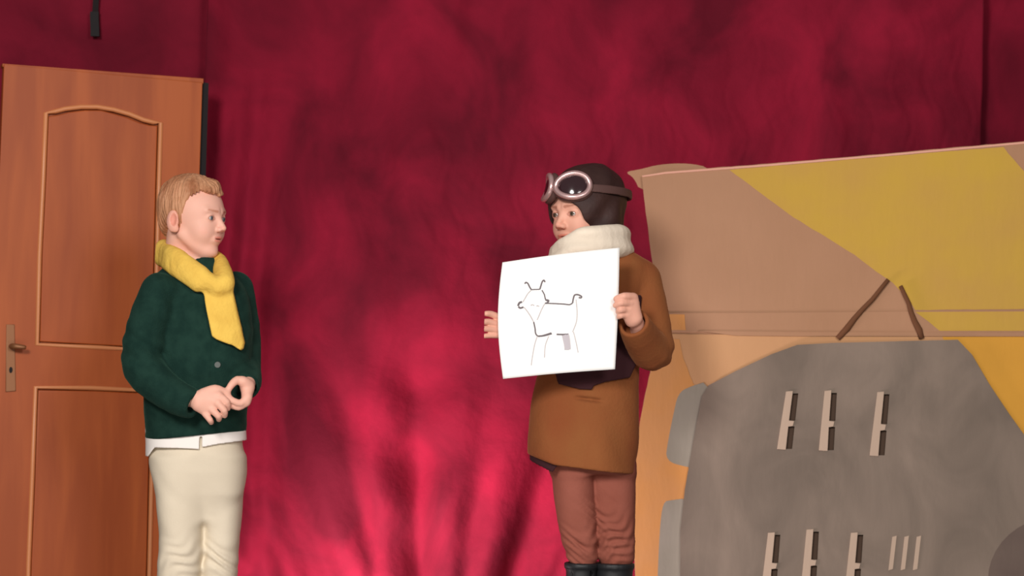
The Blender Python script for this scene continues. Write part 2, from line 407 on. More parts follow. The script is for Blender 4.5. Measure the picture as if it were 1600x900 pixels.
BP.sheet('top_edge', uvs((1003, 275), (1040, 269), (1200, 257), (1400, 240), (1600, 222), (1790, 207), (1790, 210), (1600, 225), (1400, 243), (1200, 260), (1040, 272), (1005, 277)), .006, .008, m_edge, board, uvs=True)
# painted areas: thin coats over the sheets
def smoothpoly(pts, it=2):
    for _ in range(it):
        r = []
        for a, b in zip(pts, pts[1:]+pts[:1]):
            r += [(a[0]*.75+b[0]*.25, a[1]*.75+b[1]*.25), (a[0]*.25+b[0]*.75, a[1]*.25+b[1]*.75)]
        pts = r
    return pts
BP.sheet('yellow_paint', uvs((1140, 266), (1190, 303), (1240, 340), (1290, 370), (1335, 398), (1370, 425), (1395, 442), (1420, 468), (1430, 484.5), (1795, 481), (1788, 300), (1700, 330), (1600, 268), (1575, 240), (1568, 230), (1400, 243.5), (1200, 260.5)), .006, .0066, m_yel, board, uvs=True, jag=.0008)
BP.sheet('yellow_paint', uvs((1430, 487.5), (1450, 502), (1468, 517), (1795, 517), (1795, 486)), .0092, .0098, m_yel, board, uvs=True)
BP.sheet('yellow_paint', uvs((1472, 526.5), (1800, 525), (1800, 800), (1700, 760), (1600, 720), (1540, 620), (1490, 560)), .008, .0086, m_yel2, board, uvs=True)
BP.sheet('orange_paint', uvs((1014, 592), (1000, 662), (989, 780), (993, 880), (996, 955), (1072, 955), (1080, 800), (1086, 700), (1100, 612), (1084, 600), (1068, 560), (1062, 530), (1036, 530)), .008, .0084, m_org, board, uvs=True, jag=.001)
BP.sheet('orange_paint', uvs((1038, 491.5), (1070, 491.5), (1072, 516), (1042, 516)), .0092, .0096, m_org, board, uvs=True, jag=.001)
BP.sheet('grey_patch', smoothpoly(uvs((1060, 614), (1078, 604), (1112, 594), (1112, 735), (1074, 730), (1040, 720), (1044, 690), (1052, 650))), .0084, .0092, m_blue, board, uvs=True)
BP.sheet('grey_patch', smoothpoly(uvs((1036, 784), (1050, 781), (1078, 778), (1084, 960), (1026, 960), (1028, 900), (1031, 830))), .0084, .0092, m_blue, board, uvs=True)
# engine cowling: a separate cut-out with slots, standing off the sheet
eng = [(1066, 960), (1064, 900), (1064, 830), (1071, 765), (1084, 690), (1098, 618), (1108, 602), (1150, 580), (1205, 554), (1246, 539), (1300, 536), (1496, 531), (1518, 554), (1545, 600), (1575, 645), (1600, 680), (1650, 760), (1700, 850), (1720, 960)]
flaps = [(1222, 612, 1246, 702), (1287, 611, 1306, 704), (1366, 613, 1388, 712), (1197, 832, 1218, 925), (1259, 827, 1278, 920), (1327, 832, 1347, 925)]
holes = []; inner = []
for (a, b, c2, d) in flaps:
    # pale flap strip on the left, dark slot at its right broken by a tab half way
    L = lambda t: c2-9+(a+5-(c2-9))*t            # slanted axis
    yb = lambda t: b+(d-b)*t
    for t0_, t1_ in ((.03, .50), (.60, .99)):
        holes.append([BP.uv(L(t0_), yb(t0_)), BP.uv(L(t0_)+11, yb(t0_)), BP.uv(L(t1_)+11, yb(t1_)), BP.uv(L(t1_), yb(t1_))])
eb = [BP.uv(*p) for p in eng]; eb[0] = (eb[0][0], vb+.1); eb[-1] = (eb[-1][0], vb+.1)
BP.sheet('engine_cowling', eb, .018, .024, m_grey, board, holes=holes, uvs=True)
inn = uvs((1180, 590), (1420, 590), (1420, 740), (1180, 740)); BP.sheet('slot_shade_backing', inn, .009, .011, m_slot_shade, board, uvs=True)
inn = uvs((1160, 810), (1380, 810), (1380, 945), (1160, 945)); BP.sheet('slot_shade_backing', inn, .009, .011, m_slot_shade, board, uvs=True)
BP.sheet('dark_hub', [BP.uv(1655+112*math.cos(t), 905+100*math.sin(t)) for t in np.linspace(math.pi*.55, math.pi*1.6, 22)], .024, .0248, m_dark, board, uvs=True)
for (a, b, c2, d) in flaps:
    L = lambda t: c2-9+(a+5-(c2-9))*t; yb = lambda t: b+(d-b)*t
    w1 = 10
    BP.sheet('vent_flap', [BP.uv(L(0)-w1+2, yb(0)), BP.uv(L(0)+2, yb(0)-1), BP.uv(L(.5)+1, yb(.5)), BP.uv(L(.5)+9, yb(.5)+1), BP.uv(L(.59)+8, yb(.59)), BP.uv(L(.6)+1, yb(.6)), BP.uv(L(1)+1, yb(1)), BP.uv(L(1)-w1-2, yb(1)-1)], .0245, .028, m_slot, board, uvs=True, bev=.0006)
for x in (1394, 1413, 1432):
    BP.sheet('vent_stroke', [BP.uv(x, 838), BP.uv(x+7, 836), BP.uv(x+1, 888), BP.uv(x-6, 890)], .0243, .0262, m_slot, board, uvs=True)
# two brown struts over the engine
def strut(p, q):
    n = 7; pts = []
    for i in range(n):
        t = i/(n-1); c3 = BP.uv(p[0]+(q[0]-p[0])*t+1.2*math.sin(i*1.9), p[1]+(q[1]-p[1])*t)
        pts.append(BP.pt(c3[0], c3[1], .0145))
    tube('strut', pts, [.0075, .0092, .0078, .0068, .0064, .006, .0055], m_brown, board, n=8, flat=.7, nrm=BP.n)
strut((1309, 529), (1389, 437)); strut((1440, 529), (1408, 447))
# strap and rolled flap behind the upper left corner
BP.sheet('back_flap', smoothpoly(uvs((975, 268), (1000, 264), (1030, 256), (1075, 254), (1112, 262), (1112, 300), (1000, 300), (990, 277))), -.02, -.012, m_kraft, board, uvs=True)
# wooden prop holding the flat up from behind (only its top could ever show)
tube('prop_leg', [BP.pt(.45, BP.uv(1400, 400)[1], -.012), BP.pt(.45, vb+.0, -.16)], .018, m_kraft, board, n=6)

# ------------------------------------------------------------------ heads
class Head:
    def __init__(s, c, fwd_ang, scale, pitch=0.0, roll=0.0):
        s.c = np.asarray(c, float); s.s = scale
        f = np.array([math.cos(fwd_ang), math.sin(fwd_ang), 0]); l = np.array([-f[1], f[0], 0]); u = np.array([0, 0, 1.])
        f2 = f*math.cos(pitch)-u*math.sin(pitch); u2 = u*math.cos(pitch)+f*math.sin(pitch)
        l2 = l*math.cos(roll)+u2*math.sin(roll); u3 = u2*math.cos(roll)-l*math.sin(roll)
        s.R = np.stack([f2, l2, u3], 1)
    def loc(s, p): return ((p-s.c.astype(np.float32))@s.R.astype(np.float32))/s.s
    def w(s, x, y, z): return s.c+s.R@np.array([x, y, z])*s.s
def cranium(q, g=0):
    a = ell(q, (-.012, 0, .030), (.091+g, .073+g, .080+g))
    return smin(a, ell(q, (.020, 0, .012), (.066+g, .064+g, .070+g)), .02)
def face_sdf(q):
    ay = np.abs(q[:, 1]); m = q.copy(); m[:, 1] = ay
    d = cranium(q)
    d = smin(d, ell(q, (.030, 0, -.040), (.054, .052, .064)), .025)
    d = smin(d, cap(m, (.0, .050, -.048), (.052, .016, -.092), .013, .013), .022)
    d = smin(d, ell(q, (.062, 0, -.092), (.018, .019, .015)), .016)
    d = smin(d, ell(m, (.052, .031, -.038), (.026, .024, .026)), .018)          # cheeks
    d = smin(d, cap(m, (.079, .010, .019), (.070, .042, .020), .007, .006), .014)  # brow
    d = smax(d, -ell(m, (.098, .030, .001), (.019, .017, .012)), .012)             # sockets
    d = smin(d, cap(q, (.079, 0, .006), (.1005, 0, -.026), .0060, .0080), .010)   # nose
    d = smin(d, ell(m, (.091, .0095, -.031), (.010, .0058, .0062)), .006)
    d = smax(d, -ell(m, (.096, .0055, -.0385), (.004, .0026, .003)), .002)
    d = smin(d, ell(q, (.076, 0, -.058), (.013, .021, .012)), .010)              # muzzle
    d = smin(d, ell(q, (.0845, 0, -.0525), (.0060, .0200, .0034)), .003)
    d = smin(d, ell(q, (.0830, 0, -.0615), (.0062, .0170, .0040)), .003)
    d = smax(d, -ell(q, (.0915, 0, -.0570), (.010, .0220, .0014)), .002)
    lid = np.linalg.norm(m-np.array([.0700, .0300, .000], np.float32), axis=1)-.0145
    slit = ell(m, (.0860, .0300, -.0008), (.0125, .0125, .0050))
    d = smin(d, smax(lid, -slit, .0015), .003)
    d = smax(d, -slit, .002)
    e = ell(m, (-.016, .076, -.013), (.0185, .0085, .0300)); e = smin(e, ell(m, (-.008, .072, -.033), (.010, .006, .011)), .006)
    e = smax(e, -ell(m, (-.008, .0850, -.009), (.0105, .0085, .0180)), .003); e = smin(e, ell(m, (-.003, .073, -.016), (.0045, .006, .007)), .003)
    return smin(d, e, .005)
def face_tint(q, skin=(1, 1, 1), brow=(.50, .34, .24)):
    T = np.tile(np.array(skin, np.float32), (len(q), 1)); m = q.copy(); m[:, 1] = np.abs(m[:, 1])
    def mix(mask, c):
        mk = np.clip(mask, 0, 1)[:, None]; T[:] = T*(1-mk)+T*np.array(c, np.float32)*mk
    mix(.9-np.linalg.norm((m-(.062, .038, -.036))/np.array([.02, .024, .022]), axis=1), (1.0, .74, .72))
    mix(1-np.abs(np.minimum(ell(q, (.088, 0, -.0535), (.008, .0175, .0046)), ell(q, (.087, 0, -.064), (.008, .015, .0052))))/.0022 if 0 else (1.0*((np.minimum(ell(q, (.088, 0, -.0528), (.012, .0200, .0034)), ell(q, (.087, 0, -.0615), (.012, .017, .0040)))) < 0)), (.90, .58, .56))
    mix(1.0*(ell(q, (.094, 0, -.0570), (.016, .0210, .0016)) < 0), (.45, .25, .25))
    yz = m.copy(); yz[:, 0] = 0
    mix(.75*np.clip(-cap(yz, (0, .015, .0185), (0, .043, .0215), .0046, .0026)/.0015, 0, 1)*(q[:, 0] > .03), brow)
    mix(.8*(np.abs(ell(m, (.0860, .0300, -.0008), (.0145, .0140, .0062))) < .0016), (.55, .42, .40))
    mix(.55*(ell(m, (-.008, .082, -.009), (.011, .007, .019)) < 0), (.80, .50, .46)); mix(.6*(ell(m, (-.016, .08, -.013), (.03, .012, .034)) < 0), (1, .84, .80)); mix(.5*(ell(q, (.104, 0, -.03), (.014, .013, .012)) < 0), (1, .80, .78))
    return T
def eyeballs(H, root, iris):
    for s in (-1, 1):
        bm = bmesh.new(); bmesh.ops.create_uvsphere(bm, u_segments=24, v_segments=16, radius=.0128*H.s)
        me = bpy.data.meshes.new('eye'); bm.to_mesh(me); bm.free()
        fwd = (np.array([math.cos(-.05), 0, 0]))
        at = me.color_attributes.new('tint', 'FLOAT_COLOR', 'POINT'); ctr = H.w(.0700, s*.0300, 0)
        for i, v in enumerate(me.vertices):
            n = np.array(v.co)/(.0128*H.s); q = H.R.T@n
            a = math.degrees(math.acos(max(-1, min(1, q[0]*.995-q[2]*.02))))
            at.data[i].color = (.02, .015, .012, 1) if a < 14 else (*iris, 1) if a < 34 else (.50, .42, .39, 1)
            v.co = Vector(np.array(v.co)+ctr)
        link('eye', me, m_eye, root, True)

def shoe(name, ax, ay, ang, m, root, top=.075, L=.22, rad=.04):
    f = np.array([math.cos(ang), math.sin(ang), 0])
    A = np.array([ax, ay, 0.])
    def sd(p):
        a = chain(p, [A+f*-.035+[0, 0, .038], A+f*.05+[0, 0, .036], A+f*(L-.075)+[0, 0, .030]], [.036, .038, .032], .02)
        b = cap(p, A+[0, 0, .05], A+[0, 0, top], rad, rad)
        d = smin(a, b, .03); d = smax(d, -(p[:, 2]-.001), .003)
        sole = smax(chain(p, [A+f*-.038+[0, 0, .012], A+f*(L-.07)+[0, 0, .012]], [.040, .037], .01), np.abs(p[:, 2]-.009)-.008, .003)
        return smax(np.minimum(d, sole), p[:, 2]-top, .005)
    return sdf_mesh(name, sd, A+[-.26, -.26, -.01], A+[.26, .26, top+.02], .005, m, root)

# ------------------------------------------------------------------ the boy in the green cardigan
def J(px, py, dy=0.): return P(px, py, dy)
def rows_px(rows, dy=0.0):       # (py, left, right, depth radius[, dy])
    out = []
    for r in rows:
        d = dy+(r[4] if len(r) > 4 else 0); a = P(r[1], r[0], d); b = P(r[2], r[0], d)
        out.append(((a[2]+b[2])/2, (a[0]+b[0])/2, d, (b[0]-a[0])/2, r[3]))
    return out
def xz(pts, dy=0.): return [(P(a, b, dy)[0], P(a, b, dy)[2]) for a, b in pts]
m_card = mat('dark green wool', srgb(22, 46, 40), .95, col2=srgb(30, 56, 48), nscale=30, bump=.25, bscale=220, spec=.1, sheen=.25, sheen_tint=srgb(90, 140, 120))
m_cream = mat('cream trousers', srgb(222, 210, 188), .9, col2=srgb(214, 202, 180), nscale=6, bump=.06, bscale=200, spec=.15)
m_white = mat('white shirt', srgb(240, 234, 228), .85, spec=.2)
m_yscarf = mat('yellow knitted scarf', srgb(236, 196, 92), .9, col2=srgb(226, 184, 84), nscale=20, bump=.25, bscale=120, spec=.15)
m_hair = mat('light ginger blond hair', srgb(158, 100, 66), .6, col2=srgb(204, 150, 112), nscale=22, nmap=(1, 1, .35), bump=.5, bscale=160, bmap=(1, 1, .15), spec=.4)
m_btn = mat('grey button', srgb(86, 92, 88), .4)
m_shoe = mat('brown shoe leather', srgb(70, 46, 34), .5)

H1 = Head(J(302, 341, 0), math.radians(-26), .945, pitch=.02)
pos = J(303, 1100); boy = empty('person', (pos[0], 0, 0)); bpy.context.view_layer.update()
tag(boy, 'child in green cardigan, yellow scarf and cream trousers standing beside the door', 'person', 'children on stage')
Y1 = math.radians(40)
card_rows = rows_px([(402, 276, 334, .045, -.005), (420, 256, 356, .062), (436, 236, 374, .078), (455, 224, 386, .088), (485, 222, 391, .096, -.005), (520, 226, 393, .102, -.01),
                     (560, 227, 392, .108, -.015), (600, 225, 388, .110, -.015), (645, 225, 384, .112, -.015), (675, 228, 383, .114, -.015), (692, 230, 383, .113, -.015)])
near_sleeve = [J(249, 456, -.075), J(229, 510, -.10), J(223, 572, -.12), J(262, 612, -.165), J(301, 632, -.20)]
far_sleeve = [J(368, 452, .075), J(380, 510, .06), J(383, 572, .03), J(386, 592, -.03), J(386, 604, -.105)]
def cardigan(p, fine=True):
    d = loft(p, card_rows, 2.3, 0.0)
    n = chain(p, near_sleeve, [.050, .052, .054, .047, .036], .02)
    f = chain(p, far_sleeve, [.046, .043, .040, .037, .032], .02)
    d = smin(d, f, .02); d = smin(d, n, .016)
    if fine:
        d = d+wob(p, 22, .0028, 31)
        for c, k, a in ((J(226, 545, -.12), np.array([.5, 0, .86]), .006), (J(262, 470, -.1), np.array([.9, 0, .35]), .003), (J(300, 650, -.1), np.array([.2, 0, 1.]), .0035)):
            r = np.linalg.norm(p-c.astype(np.float32), axis=1); d = d+a*np.exp(-(r/.06)**2)*np.sin((p-c.astype(np.float32))@(k*150).astype(np.float32))
        hem = J(300, 690)[2]
        pk = p[:, 0]-J(331, 600, -.1)[0]; d = d+.0030*np.exp(-(pk/.0025)**2)*((p[:, 1] < -.05) & (p[:, 2] < J(300, 440)[2]) & (p[:, 2] > J(300, 605)[2]))
        d = d-.004*np.clip(1-np.abs(p[:, 2]-hem-.012)/.014, 0, 1)*(np.abs(p[:, 0]-J(305, 680)[0]) < .16)
    return d
def card_cut(p):
    d = cardigan(p); a = J(232, 687); b = J(382, 672)
    cut = (a[2]+(p[:, 0]-a[0])*(b[2]-a[2])/(b[0]-a[0]))-p[:, 2]; cut = np.where(p[:, 2] < a[2]+.03, cut, -1)
    d = smax(d, cut, .006)
    inner = np.maximum(cardigan(p, False)+.012, p[:, 2]-(a[2]+.06)); d = smax(d, -inner, .004)
    for (pt, prev) in ((near_sleeve[-1], near_sleeve[-2]), (far_sleeve[-1], far_sleeve[-2])):      # open cuffs
        t = (pt-prev)/np.linalg.norm(pt-prev); q = p-pt.astype(np.float32); al = q@t.astype(np.float32)
        near = np.linalg.norm(q, axis=1) < .055
        d = np.where(near, smax(d, al-.006, .004), d)
        cyl = np.linalg.norm(q-al[:, None]*t.astype(np.float32), axis=1)-.024
        d = np.where(near, smax(d, -np.maximum(cyl, -.03-al), .003), d)
    neck = cap(p, J(300, 380, .0), J(302, 425, -.01), .047, .044); d = smax(d, -neck, .006)
    # front opening line and patch pocket edge
    c = J(341, 560, -.1)
    return d
lo = J(180, 705, 0)+[0, -.27, 0]; hi = J(412, 396, 0)+[0, .16, 0]
CT = lambda p: (np.ones((len(p), 3)))
sdf_mesh('cardigan', card_cut, lo, hi, .0035, m_card, boy)

# trousers
tr_rows = rows_px([(670, 236, 378, .092, -.012), (700, 238, 380, .096, -.012), (735, 241, 379, .094, -.01), (770, 256, 368, .078, -.012), (805, 292, 336, .048, -.015)])
legA = rows_px([(715, 240, 322, .086, -.02), (745, 242, 320, .084, -.026), (790, 245, 320, .080, -.03), (835, 250, 318, .072, -.03), (860, 249, 317, .068, -.035), (880, 247, 315, .068, -.035), (915, 246, 312, .066, -.03), (980, 244, 304, .062, -.02), (1080, 240, 296, .060, -.01)])
legB = rows_px([(715, 305, 380, .086, .0), (745, 310, 380, .082, .005), (790, 316, 378, .078, .01), (835, 317, 373, .070, .01), (865, 317, 372, .066, .005), (915, 314, 369, .064, .01), (980, 308, 364, .060, .02), (1080, 300, 354, .058, .03)])
def trousers(p):
    d = smin(smin(loft(p, legA), loft(p, legB), .012), loft(p, tr_rows), .035)
    d = d+wob(p, 12, .0030, 41)
    for c, a in ((J(285, 872, -.06), .0055), (J(345, 875, -.04), .0050), (J(275, 960, -.04), .004), (J(335, 970, 0), .004), (J(270, 1060, -.04), .005), (J(328, 1060, 0), .005)):
        q = p-c.astype(np.float32); r = np.linalg.norm(q*[1, .6, 1.2], axis=1)
        d = d+a*.65*np.exp(-(r/.05)**2)*np.sin(q[:, 2]*190+q[:, 0]*90*(1 if c[0] > -.8 else -1)+2.6*np.sin(q[:, 0]*55+q[:, 2]*40))
    return smax(d, .018-p[:, 2], .004)
sdf_mesh('trousers', trousers, J(225, 1100)+[0, -.15, 0]-[0, 0, .02], J(392, 664)+[0, .15, 0], .0042, m_cream, boy)
# shirt tail hanging below the cardigan
sh_rows = rows_px([(640, 230, 381, .102, -.012), (690, 230, 382.5, .107, -.012), (720, 231, 383, .110, -.012)])
sh_poly = xz([(200, 640), (400, 640), (400, 690), (383, 688), (350, 692), (324, 697), (321, 700), (290, 698), (250, 698), (238, 712), (225, 712), (200, 700)])
def shirt(p):
    d = np.abs(loft(p, sh_rows, capz=False)+wob(p, 16, .003, 51))-.0022
    d = smax(d, poly2(p[:, 0], p[:, 2], sh_poly), .002)
    notch = poly2(p[:, 0], p[:, 2], xz([(321, 680), (325, 680), (325, 704), (321, 704)]))
    return np.maximum(d, -np.maximum(notch, p[:, 1]))
sdf_mesh('shirt_tail', shirt, J(222, 716)+[0, -.14, 0], J(392, 655)+[0, .12, 0], .0028, m_white, boy)

# scarf
ring1 = [J(256, 393, .035), J(268, 402, -.045), J(290, 415, -.088), J(315, 432, -.106), J(340, 448, -.108)]
ring2 = [J(256, 393, .035), J(280, 398, .085), (J(318, 402, .070)), J(336, 410, .02), J(345, 425, -.045), J(350, 446, -.100)]
tail_poly = xz([(318, 436), (356, 420), (362, 452), (370, 485), (378, 512), (383, 535), (381, 546), (375, 550), (369, 546), (362, 541), (350, 537), (338, 533), (330, 527), (325, 500), (319, 470), (316, 450)], -.11)
def scarf(p):
    a = chain(p, ring1, [.022, .023, .024, .023, .021], .015); b = chain(p, ring2, [.020, .019, .018, .020, .021, .020], .015)
    up_ = np.array([0, 0, .014], np.float32)
    a2 = chain(p-up_, ring1[:4], [.014, .015, .014, .012], .01)
    a3 = chain(p+np.array([.010, 0, .021], np.float32), ring1[:4], [.014, .016, .018, .018], .012)
    b3 = chain(p-np.array([.006, 0, .012], np.float32), ring2[2:], [.014, .016, .017, .016], .012)
    d = smin(smin(smin(a, b, .010), a2, .016), smin(a3, b3, .01), .018)
    t = smax(np.abs(cardigan(p, False)-.012+wob(p, 30, .004, 61))-.0075, poly2(p[:, 0], p[:, 2], tail_poly)+.003, .006)
    t = np.where(p[:, 1] < -.03, t, .05)
    d = smin(d, t, .014)
    q = p.copy(); q[:, 2] *= .5
    return d+wob(q, 40, .0026, 64)
scf = sdf_mesh('scarf', scarf, J(236, 560)+[0, -.2, 0], J(396, 376)+[0, .12, 0], .0028, m_yscarf, boy)
# buttons on the cardigan front
def project_front(fn, px, py):
    d = ray(px, py); d = d/np.linalg.norm(d); t = 5.5
    for _ in range(60):
        q = (CAM+d*t)[None].astype(np.float32); v = float(fn(q)[0]); t += v*.8
        if abs(v) < 3e-4: break
    return CAM+d*t
for (bx_, by_) in ((340, 570), (343, 640)):
    c = project_front(cardigan, bx_, by_)
    bm = bmesh.new(); bmesh.ops.create_cone(bm, cap_ends=True, segments=20, radius1=.0085, radius2=.0075, depth=.004)
    bmesh.ops.rotate(bm, verts=bm.verts, matrix=Matrix.Rotation(math.pi/2, 3, 'X') @ Matrix.Rotation(0, 3, 'Z')); bmesh.ops.translate(bm, verts=bm.verts, vec=c+np.array([.0, -.001, 0]))
    me = bpy.data.meshes.new('button'); bm.to_mesh(me); bm.free(); link('button', me, m_btn, boy)

# hair
def strands(q, amp=.0035):
    a = np.arctan2(q[:, 1], q[:, 0]+.01); e = q[:, 2]
    return amp*(np.sin(34*a+30*e+3*np.sin(9*a+20*e))+.6*np.sin(71*a-40*e+2*np.sin(50*e))+.4*np.sin(60*q[:, 0]*3+40*a))
def boyhair(p):
    q = H1.loc(p); m = q.copy(); m[:, 1] = np.abs(m[:, 1])
    thick = .0055+.008*np.clip((q[:, 2]-.045)/.05, 0, 1)
    d = cranium(q)-thick
    d = smin(d, chain(q, [(.020, .040, .096), (.056, .012, .092), (.070, -.022, .076), (.062, -.046, .060)], [.012, .014, .011, .006], .01), .012)
    d = smin(d, ell(q, (-.070, 0, -.012), (.022, .05, .045)), .02)
    # hairline: forehead, temple, round the ear, nape
    face = poly2(q[:, 0], q[:, 2]+.004*np.sin(70*q[:, 1]+1)+.003*np.sin(170*q[:, 1]), [(.20, .064), (.078, .066), (.050, .066), (.030, .060), (.021, .044), (.012, .016), (.006, -.008), (.000, -.028), (-.038, -.030), (-.042, -.050), (-.054, -.074), (-.1, -.080), (-.1, -.2), (.2, -.2)])
    d = smax(d, -face, .008)
    earhole = ell(m, (-.014, .085, -.013), (.022, .020, .030)); d = smax(d, -earhole, .006)
    return (d+strands(q, .0015))*H1.s
def tip(H, a=.14): return H.c-[a, a, a], H.c+[a, a, a+.01]
sdf_mesh('hair', boyhair, *tip(H1), .0022, m_hair, boy)
eyeballs(H1, boy, (.10, .13, .16))

# hands: wrist, palm fan and curled fingers
def hand(p, wrist, palm, fingers, thumb, rw=.017):
    d = cap(p, wrist[0], wrist[1], rw*1.02, rw*.98)
    for (a, b, ra, rb) in palm: d = smin(d, cap(p, a, b, ra, rb), .010)
    for pts, rs in fingers: d = smin(d, chain(p, pts, rs, .003), .0035)
    d = smin(d, chain(p, thumb[0], thumb[1], .004), .007)
    return d
hb = -.205
handR = dict(wrist=(J(292, 622, -.185), J(312, 627, hb)),
  palm=[(J(310, 620, hb), J(340, 617, hb), .0150, .0110), (J(311, 624, hb), J(340, 628, hb-.004), .0155, .0115), (J(311, 630, hb), J(332, 638, hb-.002), .0155, .0112), (J(310, 634, hb), J(323, 645, hb+.002), .0145, .0105)],
  fingers=[([J(342, 618, hb-.002), J(354, 628, hb+.0), J(356, 638, hb+.014)], [.0098, .0088, .0072]),
           ([J(340, 630, hb-.008), J(350, 641, hb-.006), J(351, 649, hb+.008)], [.0098, .0088, .0074]),
           ([J(331, 640, hb-.006), J(341, 650, hb-.006), J(342, 655, hb+.010)], [.0094, .0084, .0072]),
           ([J(321, 647, hb-.002), J(328, 656, hb-.004), J(330, 660, hb+.008)], [.0086, .0078, .0066])],
  thumb=([J(318, 614, hb), J(336, 608, hb+.006), J(350, 613, hb+.014), J(356, 620, hb+.018)], [.0125, .0115, .0098, .0080]))
hl_ = -.17
handL = dict(wrist=(J(389, 596, -.10), J(386, 606, -.145)),
  palm=[(J(386, 602, -.15), J(386, 622, hl_), .0140, .0110), (J(388, 604, -.15), J(384, 629, hl_), .0140, .0108), (J(384, 600, -.155), J(380, 596, -.165), .013, .0120)],
  fingers=[([J(387, 620, hl_), J(376, 630, hl_-.01), J(362, 625, hl_-.018), J(355, 620, hl_-.016)], [.0105, .0092, .0082, .0070]),
           ([J(385, 628, hl_), J(373, 636, hl_-.004), J(360, 632, hl_-.010)], [.0102, .0090, .0076]),
           ([J(388, 622, hl_+.014), J(378, 634, hl_+.012), J(364, 635, hl_+.008)], [.0098, .0088, .0074]),
           ([J(388, 616, hl_+.024), J(380, 628, hl_+.026), J(368, 630, hl_+.024)], [.009, .0082, .0070])],
  thumb=([J(383, 598, -.16), J(371, 594, hl_), J(361, 602, hl_-.012), J(355, 613, hl_-.016)], [.0125, .0108, .0090, .0072]))
def figure(p, H, neck, torso, arms, legs, hands):
    q = H.loc(p); near = np.linalg.norm(q, axis=1) < .20
    d = np.full(len(p), 9., np.float32)
    if near.any(): d[near] = face_sdf(q[near])*H.s
    d2 = chain(p, neck[0], neck[1], .01)
    d = smin(d, d2, .014)
    d = smin(d, loft(p, torso), .03)
    for a, r in arms: d = smin(d, chain(p, a, r, .01), .012)
    for a, r in legs: d = smin(d, chain(p, a, r, .02), .03)
    for h in hands: 
        c = h['wrist'][1].astype(np.float32); nr = np.linalg.norm(p-c, axis=1) < .16
        if nr.any(): d[nr] = smin(d[nr], hand(p[nr], **h), .008)
    return d
def shrink(rows, g): return [(r[0], r[1], r[2], max(.02, r[3]-g), max(.02, r[4]-g)) for r in rows]
b_torso = shrink(card_rows, .028)
b_arms = [(near_sleeve[:4]+[J(301, 625, -.195)], [.030, .031, .030, .024, .017]), (far_sleeve[:4]+[J(387, 602, -.10)], [.026, .026, .025, .021, .016])]
def mid(rows, z):
    R = np.array(sorted(rows)); return np.array([np.interp(z, R[:, 0], R[:, 1]), np.interp(z, R[:, 0], R[:, 2]), z])
b_legs = [([mid(l, .80)*[1, 1, 0]+[0, 0, .72], mid(l, .42), mid(l, .08)*[1, 1, 0]+[0, 0, .07]], [.060, .040, .028]) for l in (legA, legB)]
b_feet = []
for l in (legA, legB):
    c = mid(l, .06); b_feet.append(([np.array([c[0], c[1], .05]), np.array([c[0]+.05, c[1]-.06, .035])], [.028, .018]))
def boybody(p):
    return figure(p, H1, ([H1.w(-.02, 0, -.02), H1.w(-.028, 0, -.10), J(300, 428, -.0)], [.050, .044, .050]), b_torso, b_arms, b_legs+b_feet, [handR, handL])
def boytint(p): return face_tint(H1.loc(p), (1, 1, 1), (.62, .44, .34))*np.array(srgb(232, 178, 158)[:3])
m_skin.node_tree.nodes['Principled BSDF'].inputs['Subsurface Weight'].default_value = .06
m_skin.node_tree.nodes['Principled BSDF'].inputs['Subsurface Radius'].default_value = (.01, .004, .002)
sdf_mesh('body', boybody, J(188, 1100)+[0, -.30, -.02], J(412, 262)+[0, .17, 0], .0024, m_skin, boy, tint=boytint)
for l in (legA, legB):
    c = mid(l, .05); shoe('shoe', c[0], c[1]+.005, -math.pi/4, m_shoe, boy, top=.07)

# ------------------------------------------------------------------ the child in the aviator cap
m_coat = mat('brown suede', srgb(140, 86, 50), .95, col2=srgb(134, 74, 44), nscale=7, nmap=(1, 1, .6), bump=.15, bscale=120, spec=.1, sheen=.3, sheen_tint=srgb(210, 150, 110))
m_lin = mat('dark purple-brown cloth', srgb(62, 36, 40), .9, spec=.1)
m_mauve = mat('brown mauve trousers', srgb(150, 88, 74), .9, col2=srgb(138, 78, 64), nscale=8, bump=.1, bscale=160, spec=.12)
m_boot = mat('black rubber boot', srgb(30, 31, 34), .5, spec=.4)
m_cap = mat('dark brown leather', srgb(50, 30, 28), .6, col2=srgb(60, 38, 34), nscale=18, bump=.12, bscale=90, spec=.3)
m_cowl = mat('off-white fleece', srgb(238, 224, 204), .95, bump=.15, bscale=150, spec=.1)
m_silver = mat('silver goggle rim', srgb(206, 170, 168), .3, metal=.6, spec=.6)
m_lens = mat('dark goggle lens', srgb(46, 26, 30), .12, spec=.7)
m_strap2 = mat('grey brown strap', srgb(84, 58, 54), .6)
m_paper = mat('white paper', srgb(250, 250, 248), .8, spec=.2)
m_pencil = mat('grey pencil', srgb(112, 104, 108), .8)

